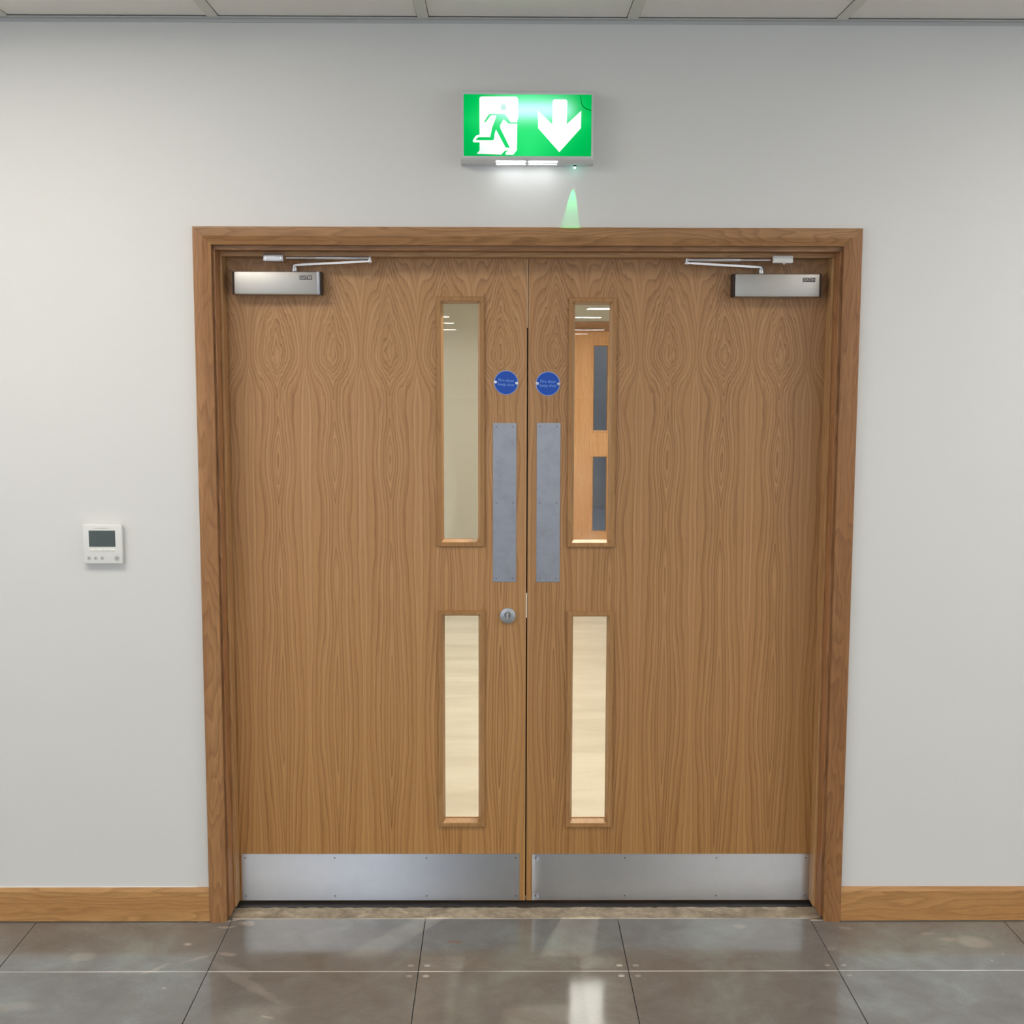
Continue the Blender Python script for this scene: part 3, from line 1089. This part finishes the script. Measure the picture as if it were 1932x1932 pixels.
# ---- left leaf
LX0, LX1 = CX - 0.917, 0.0785
door_l = thing('door_1', (LX0, YD, 0), 'left oak fire door leaf with thumbturn and cream view through its upper glass', 'door', kind='structure')
M_LEFT, M_RIGHT = M['veneer_left'], M['veneer_right']
leaf_slab(door_l, LX0, LX1, YD, [(-0.124, 1.1755, 1.900), (-0.124, 0.275, 0.9325)], M_LEFT)
vision_panel(door_l, -0.1245, 1.1755, 1.900, YD, M['oak_bead_v'])
vision_panel(door_l, -0.1235, 0.275, 0.9325, YD, M['oak_bead_v'])
kick_plate(door_l, -0.8265, 0.0605, 0.010, 0.1635)
push_plate(door_l, -0.0255, 0.0470, 1.0430, 1.5375)
fire_sign(door_l, 0.0150, 1.6610, math.radians(-3))
closer(door_l, -0.8045, -0.5400, 1.9225, 1.9915, False, -0.622)
# meeting edge: seal strip, forend plate
bm = B(); box(bm, 0.0785, 0.0806, YD + 0.0004, YD + 0.030, 1.828, 2.034)
obj('seal_strip', bm, M['seal'], door_l)
bm = B(); box(bm, 0.0785, 0.0812, YD - 0.0003, YD + 0.024, 0.930, 1.008)
obj('lock_forend', bm, M['strike'], door_l)
# thumbturn
lx, lz = 0.0215, 0.937
bm = B(); cyl(bm, (lx, YD - 0.008, lz), (lx, YD + 0.0002, lz), 0.0245, seg=48, bev=0.0012)
rose = obj('lock_rose', bm, M['lock'], door_l, True)
bm = B(); cyl(bm, (lx - 0.001, YD - 0.0095, lz + 0.003), (lx - 0.001, YD - 0.0078, lz + 0.003), 0.0105, seg=28, bev=0.0003)
obj('turn_collar', bm, M['screw'], rose)
bm = B()
n, rings = 24, []
for k in range(7):
    f = k / 6
    y = YD - 0.007 - 0.017 * f
    hw_, hh = (0.0050, 0.0078) if k < 2 else (0.0042 - 0.0006 * f, 0.0150 - 0.0015 * f)
    zc = lz + 0.002 + 0.002 * f
    rings.append([bm.verts.new((lx - 0.001 + hw_ * math.cos(2 * math.pi * i / n), y, zc + hh * math.sin(2 * math.pi * i / n))) for i in range(n)])
for k in range(6):
    for i in range(n):
        bm.faces.new((rings[k][i], rings[k][(i + 1) % n], rings[k + 1][(i + 1) % n], rings[k + 1][i]))
bm.faces.new(rings[0]); bm.faces.new(rings[-1])
obj('thumbturn', bm, M['polished'], rose, True)

# ---- right leaf
RX0, RX1 = 0.0825, CX + 0.917
door_r = thing('door_2', (0.853, YD, 0), 'right oak fire door leaf with an orange door seen through its upper glass', 'door', kind='structure')
leaf_slab(door_r, RX0, RX1, YD, [(0.279, 1.174, 1.898), (0.279, 0.274, 0.930)], M_RIGHT)
vision_panel(door_r, 0.2785, 1.174, 1.898, YD, M['oak_bead_v'])
vision_panel(door_r, 0.2800, 0.274, 0.930, YD, M['oak_bead_v'])
kick_plate(door_r, 0.1005, 0.9885, 0.010, 0.1630, True)
push_plate(door_r, 0.1095, 0.1825, 1.0430, 1.5380)
fire_sign(door_r, 0.1430, 1.6580, math.radians(-1))
closer(door_r, 0.6970, 0.9605, 1.9195, 1.9890, True, 0.783)
bm = B(); box(bm, RX0 - 0.0038, RX0 + 0.0003, YD + 0.032, YD + 0.043, 0.01, 2.044)  # added strip behind the gap, stops lobby light showing through
obj('gap_blocker', bm, M['dark'], door_r)

# ---------------------------------------------------------------- exit sign
SX, SZ = 0.0745, 2.2900
sign = thing('exit_sign', (SX, 0, SZ), 'lit green and white emergency exit sign with running figure and down arrow above doors', 'exit sign')
ys = -0.060
bm = B()
# body: box whose lower front edge is sloped
x0, x1 = SX - 0.1915, SX + 0.1905
sec = [(0.0, SZ), (-0.047, SZ), (-0.058, SZ + 0.010), (-0.060, SZ + 0.014), (-0.060, SZ + 0.198), (-0.0575, SZ + 0.2005), (0.0, SZ + 0.2005)]
ins = [0.0, 0.0, 0.0015, 0.003, 0.003, 0.003, 0.0]
a = [bm.verts.new((x0 + q, y, z)) for (y, z), q in zip(sec, ins)]
b = [bm.verts.new((x1 - q, y, z)) for (y, z), q in zip(sec, ins)]
n = len(sec)
for k in range(n):
    bm.faces.new((a[k], a[(k + 1) % n], b[(k + 1) % n], b[k]))
bm.faces.new(a); bm.faces.new(b)
obj('sign_housing', bm, M['sign_body'], sign)
# lit panel
PX0, PX1, PZ0, PZ1 = SX - 0.1825, SX + 0.1815, SZ + 0.0195, SZ + 0.1905
bm = B(); box(bm, PX0, PX1, ys - 0.0012, ys + 0.0005, PZ0, PZ1)
panel = obj('lit_panel', bm, M['exit_green'], sign)


def pc(x, y):
    # normalised sign coordinates from the artwork: 1290 x 621 units
    return (PX0 + (x - 298) / 1289.0 * (PX1 - PX0), PZ1 - (y - 206) / 620.0 * (PZ1 - PZ0))


def art(name, pts, mat, lift):
    bm = B(); prism(bm, [pc(*p) for p in pts], ys - 0.0012 - lift, ys - 0.0011)
    bm.normal_update()
    bmesh.ops.triangulate(bm, faces=[f for f in bm.faces if len(f.verts) > 4])
    return obj(name, bm, mat, panel)


def ell(cx_, cy_, rx, ry, n=28):
    return [(cx_ + rx * math.cos(2 * math.pi * i / n), cy_ + ry * math.sin(2 * math.pi * i / n)) for i in range(n)]


art('white_doorway', [(456, 250), (462, 234), (478, 228), (822, 228), (838, 236), (846, 254), (846, 440), (836, 478), (838, 510), (836, 765),
                      (800, 812), (725, 812), (712, 800), (712, 812), (428, 806), (458, 770), (458, 690), (402, 690), (388, 682), (392, 664), (418, 626), (436, 616), (458, 611)],
    M['exit_white'], 0.0004)
art('running_figure', [(503, 484), (546, 414), (562, 402), (706, 402), (722, 412), (770, 485), (838, 487), (838, 502), (752, 501),
                       (744, 497), (700, 456), (664, 520), (668, 548), (765, 744), (728, 742), (718, 736), (624, 560), (610, 600), (604, 655),
                       (594, 668), (422, 666), (428, 652), (446, 638), (566, 637), (584, 542), (626, 430), (620, 418), (572, 418), (516, 489)],
    M['exit_green'], 0.0007)
art('figure_head', ell(699, 336, 32, 32), M['exit_head'], 0.0007)
art('figure_shadow', [(678, 812), (712, 775), (750, 770), (722, 792), (718, 812)], M['exit_green'], 0.0007)
art('down_arrow', [(1195, 278), (1199, 264), (1212, 256), (1326, 256), (1338, 264), (1342, 278), (1338, 504), (1484, 368), (1482, 542), (1265, 786),
                   (1050, 545), (1045, 368), (1192, 504)], M['exit_white'], 0.0004)
arc = [(1482, 214), (1484, 262), (1492, 296), (1510, 325), (1540, 345), (1586, 360)]
arc2 = [(1586, 372), (1536, 355), (1502, 332), (1484, 302), (1476, 262), (1474, 214)]
art('wire_loop', arc + arc2, M['exit_dark_green'], 0.0004)
# two lit slots in the sloped lower edge
for (xa, xb) in ((-0.0165, 0.0705), (0.0760, 0.1605)):
    bm = B()
    nn = 8
    pts = []
    r = 0.0029
    for k in range(nn + 1):
        an = math.pi / 2 + math.pi * k / nn
        pts.append((xa + r + r * math.cos(an), r * math.sin(an)))
    for k in range(nn + 1):
        an = -math.pi / 2 + math.pi * k / nn
        pts.append((xb - r + r * math.cos(an), r * math.sin(an)))
    # plane of the slope
    A_, B_ = Vector((0, -0.047, SZ)), Vector((0, -0.058, SZ + 0.010))
    dirv = (B_ - A_).normalized()
    nrm = Vector((0, -dirv.z, dirv.y)) * 0.0008
    if nrm.z > 0:
        nrm = -nrm
    c0 = (A_ + B_) / 2
    va = [bm.verts.new(Vector((x, 0, 0)) + c0 + dirv * w + nrm) for x, w in pts]
    vb = [bm.verts.new(Vector((x, 0, 0)) + c0 + dirv * w - nrm) for x, w in pts]
    bm.faces.new(va); bm.faces.new(list(reversed(vb)))
    m_ = len(pts)
    for k in range(m_):
        bm.faces.new((va[k], va[(k + 1) % m_], vb[(k + 1) % m_], vb[k]))
    box(bm, SX * 0 + xa + 0.002, xb - 0.002, -0.0455, -0.030, SZ - 0.0008, SZ + 0.0004)  # added glowing underside that throws the slot light onto the wall
    obj('downlight_slot', bm, M['strip_light'], sign)
# indicator lamp throwing its green beam down the wall
ix = 0.2120
bm = B(); cyl(bm, (ix, -0.020, SZ - 0.004), (ix, -0.020, SZ + 0.001), 0.0045, seg=16)
ind = obj('indicator_lamp', bm, M['dark_cap'], sign)
bm = B(); bmesh.ops.create_uvsphere(bm, u_segments=14, v_segments=10, radius=0.0032, matrix=Matrix.Translation((ix, -0.020, SZ - 0.0065)))
obj('green_led', bm, M['led'], ind, True)
ld = bpy.data.lights.new('indicator_beam', 'SPOT')
ld.energy = 2.7
ld.color = (0.0, 1.0, 0.22)
ld.spot_size = math.radians(22)
ld.spot_blend = 0.25
ld.shadow_soft_size = 0.0012
lo = bpy.data.objects.new('indicator_beam', ld)
COL.objects.link(lo)
lo.parent = sign
lo.location = Vector((ix, -0.0105, SZ - 0.012)) - origin_of(sign)
lo.rotation_euler = (0, math.radians(3.6), 0)

# ---------------------------------------------------------------- thermostat
TX, TZ = -1.1885, 1.1220
th = thing('thermostat', (TX, 0, TZ), 'square white wall thermostat with grey screen left of the doors', 'thermostat')
w2, H = 0.0590, 0.1190
bm = B()
box(bm, TX - w2 + .003, TX + w2 - .003, -0.008, 0.0, TZ + .003, TZ + H - .003, 0.0015, 2)
box(bm, TX - w2, TX + w2, -0.022, -0.007, TZ, TZ + H, 0.0040, 3)
obj('housing', bm, M['white_plastic'], th, True)


def tp(u, v):     # thermostat artwork units: 0..1 from left, 0..1 from top
    return TX - w2 + u * 2 * w2, TZ + H * (1 - v)


bm = B(); a_ = tp(0.165, 0.155); b_ = tp(0.83, 0.565)
box(bm, a_[0], b_[0], -0.0226, -0.0215, b_[1], a_[1], 0.0003, 1)
obj('screen', bm, M['lcd'], th)
for k in range(4):
    a_ = tp(0.175 + 0.168 * k, 0.620); b_ = tp(0.320 + 0.168 * k, 0.668)
    bm = B(); box(bm, a_[0], b_[0], -0.0240, -0.0215, b_[1], a_[1], 0.0008, 2)
    obj('button', bm, M['white_button'], th, True)
for (u, v, r) in ((0.155, 0.855, 0.0062), (0.32, 0.855, 0.0062), (0.485, 0.855, 0.0062), (0.86, 0.855, 0.0090)):
    cxx, czz = tp(u, v)
    bm = B(); cyl(bm, (cxx, -0.0226, czz), (cxx, -0.0215, czz), r, seg=24, bev=0.0003)
    bt = obj('button', bm, M['grey_button'], th)
    bm = B(); cyl(bm, (cxx, -0.0229, czz), (cxx, -0.0224, czz), r * 0.45, seg=16)
    obj('button_mark', bm, M['grey_print'], bt)
bm = B()
xx = 0.27
while xx < 0.72:
    wd = random.choice((0.014, 0.02, 0.026))
    hh = random.choice((0.012, 0.016, 0.02))
    a_ = tp(xx, 0.098 - hh / 2); b_ = tp(xx + wd, 0.098 + hh / 2)
    box(bm, a_[0], b_[0], -0.0222, -0.0218, b_[1], a_[1])
    xx += wd + 0.010
obj('maker_print', bm, M['grey_print'], th)

# ---------------------------------------------------------------- lobby behind the doors
LYF = 7.69                        # face of the far wall
LXA, LXB = -1.9, 3.6
MC = 1.145                        # centre line of the far doorway
bm = B(); box(bm, LXA, LXB, WT, LYF + 0.4, -0.12, 0.0)
fl2 = tag(obj('floor.001', bm, M['lobby_floor']), 'cream stone floor of the lobby seen through the lower door glass', 'floor', kind='structure')
bm = B(); box(bm, LXA, LXB, WT, LYF, CEIL, CEIL + .2)
tag(obj('ceiling.001', bm, M['ceil_tile']), 'white ceiling of the lobby behind the doors', 'ceiling', kind='structure')
bm = B(); box(bm, LXA - .2, LXA, WT, LYF, 0, CEIL + .2)
tag(obj('wall_lobby_left', bm, M['wall_in']), 'cream left wall of the lobby behind the doors', 'wall', kind='structure')
bm = B(); box(bm, LXB, LXB + .2, WT, LYF, 0, CEIL + .2)
tag(obj('wall_lobby_right', bm, M['wall_in']), 'cream right wall of the lobby behind the doors', 'wall', kind='structure')
FZ = 0.030
bm = B(); slab(bm, [LXA - .2, MC - 0.953, MC + 0.953, LXB + .2], [0, 2.078 - FZ * 1.8, CEIL + .2], {(1, 0)}, LYF, LYF + WT)
tag(obj('wall_lobby_back', bm, M['wall_in']), 'cream far wall of the lobby around the orange doors', 'wall', kind='structure')
door_frame('trim_4', MC, LYF, 'pale oak frame around the orange doors across the lobby',
           (M['far_trim'],) * 7, 2.114 - FZ * 1.8)
YF = LYF + 0.13
ztop = 2.045 - FZ * 1.8
far_l = thing('door_3', (MC - 0.917, YF, 0), 'orange oak door across the lobby, seen through the upper right glass', 'door', kind='structure')
gx = 0.885
bm = B()
slab(bm, [MC - 0.917, gx - .070, gx + .070, MC - 0.002], [0.008, 0.182, 0.871, 1.089, 1.859, ztop], {(1, 1), (1, 3)}, YF, YF + LT)
obj('door_leaf', bm, M['far_wood'], far_l)
vision_panel(far_l, gx, 1.101, 1.847, YF, M['far_wood'], 0.058)
vision_panel(far_l, gx, 0.194, 0.859, YF, M['far_wood'], 0.058)
far_r = copy_tree(far_l, None, (0, 0, 0))
far_r.name = 'door_4'
far_r.location = (MC + 0.917, YF, 0)
far_r.scale = (-1, 1, 1)
tag(far_r, 'second orange oak door across the lobby, hidden behind the right leaf', 'door', kind='structure')
# store room beyond the far doors
M['store'] = painted_wall('blue_grey_wall', lin(176, 190, 215))
bm = B()
slab(bm, [LXA, LXB], [-.1, CEIL], set(), LYF + 3.6, LYF + 3.7)
box(bm, LXA - .1, LXA, LYF + WT, LYF + 3.6, -.1, CEIL)
box(bm, LXB, LXB + .1, LYF + WT, LYF + 3.6, -.1, CEIL)
box(bm, LXA, LXB, LYF + WT, LYF + 3.6, CEIL, CEIL + .1)
tag(obj('wall_store', bm, M['store']), 'dim blue-grey walls of the room beyond the orange doors', 'wall', kind='structure')
bm = B(); box(bm, LXA, LXB, LYF + 0.4, LYF + 3.6, -0.1, 0)
tag(obj('floor.002', bm, M['store']), 'dim floor of the room beyond the orange doors', 'floor', kind='structure')
sp_ = thing('steel_post', (1.30, LYF + 2.6, 0), 'pale steel post standing in the dim room beyond the orange doors', 'post')
bm = B(); box(bm, 1.27, 1.30, LYF + 2.58, LYF + 2.62, 0.004, 2.2, 0.003, 1)
obj('upright', bm, M['silver'], sp_)
bm = B(); box(bm, 1.24, 1.33, LYF + 2.55, LYF + 2.65, 0.0, 0.006)
obj('foot_plate', bm, M['silver'], sp_)

# lobby lights
M['store_fill'] = glow('store_fill_glow', (0.72, 0.84, 1.0), 5.0)  # added fill to brighten the room behind the far panes
ceiling_light(1.4, LYF + 1.9, 1.2, 0.6, M['store_fill'], 'added cool fill panel in the ceiling of the dim room beyond the orange doors', None)
ceiling_light(0.64, 4.75, 0.6, 2.4, M['corridor_light'], 'warm light panel in the lobby ceiling near the orange doors', None)
for (x, y, e, lb) in ((0.46, 0.97, 3.0, 'small round downlight in the lobby ceiling just behind the doors'),
                      (0.20, 3.45, 2.6, 'small round downlight further back in the lobby ceiling')):
    t = thing('downlight', (x, y, CEIL), lb, 'ceiling light', 'lobby downlights')
    bm = B(); cyl(bm, (x, y, CEIL - 0.006), (x, y, CEIL), 0.06, 0.065, seg=32)
    obj('trim_ring', bm, M['silver'], t)
    bm = B(); cyl(bm, (x, y, CEIL - 0.0075), (x, y, CEIL - 0.006), 0.045, seg=32)
    obj('lens', bm, M['corridor_light'], t)
    ld = bpy.data.lights.new('downlight_lamp', 'SPOT')
    ld.energy = W_DOWN * e
    ld.color = (1.0, 0.93, 0.80)
    ld.spot_size = math.radians(166)
    ld.spot_blend = 0.12
    ld.shadow_soft_size = 0.03
    lo = bpy.data.objects.new('downlight_lamp', ld)
    COL.objects.link(lo)
    lo.parent = t
    lo.location = (0, 0, -0.05)
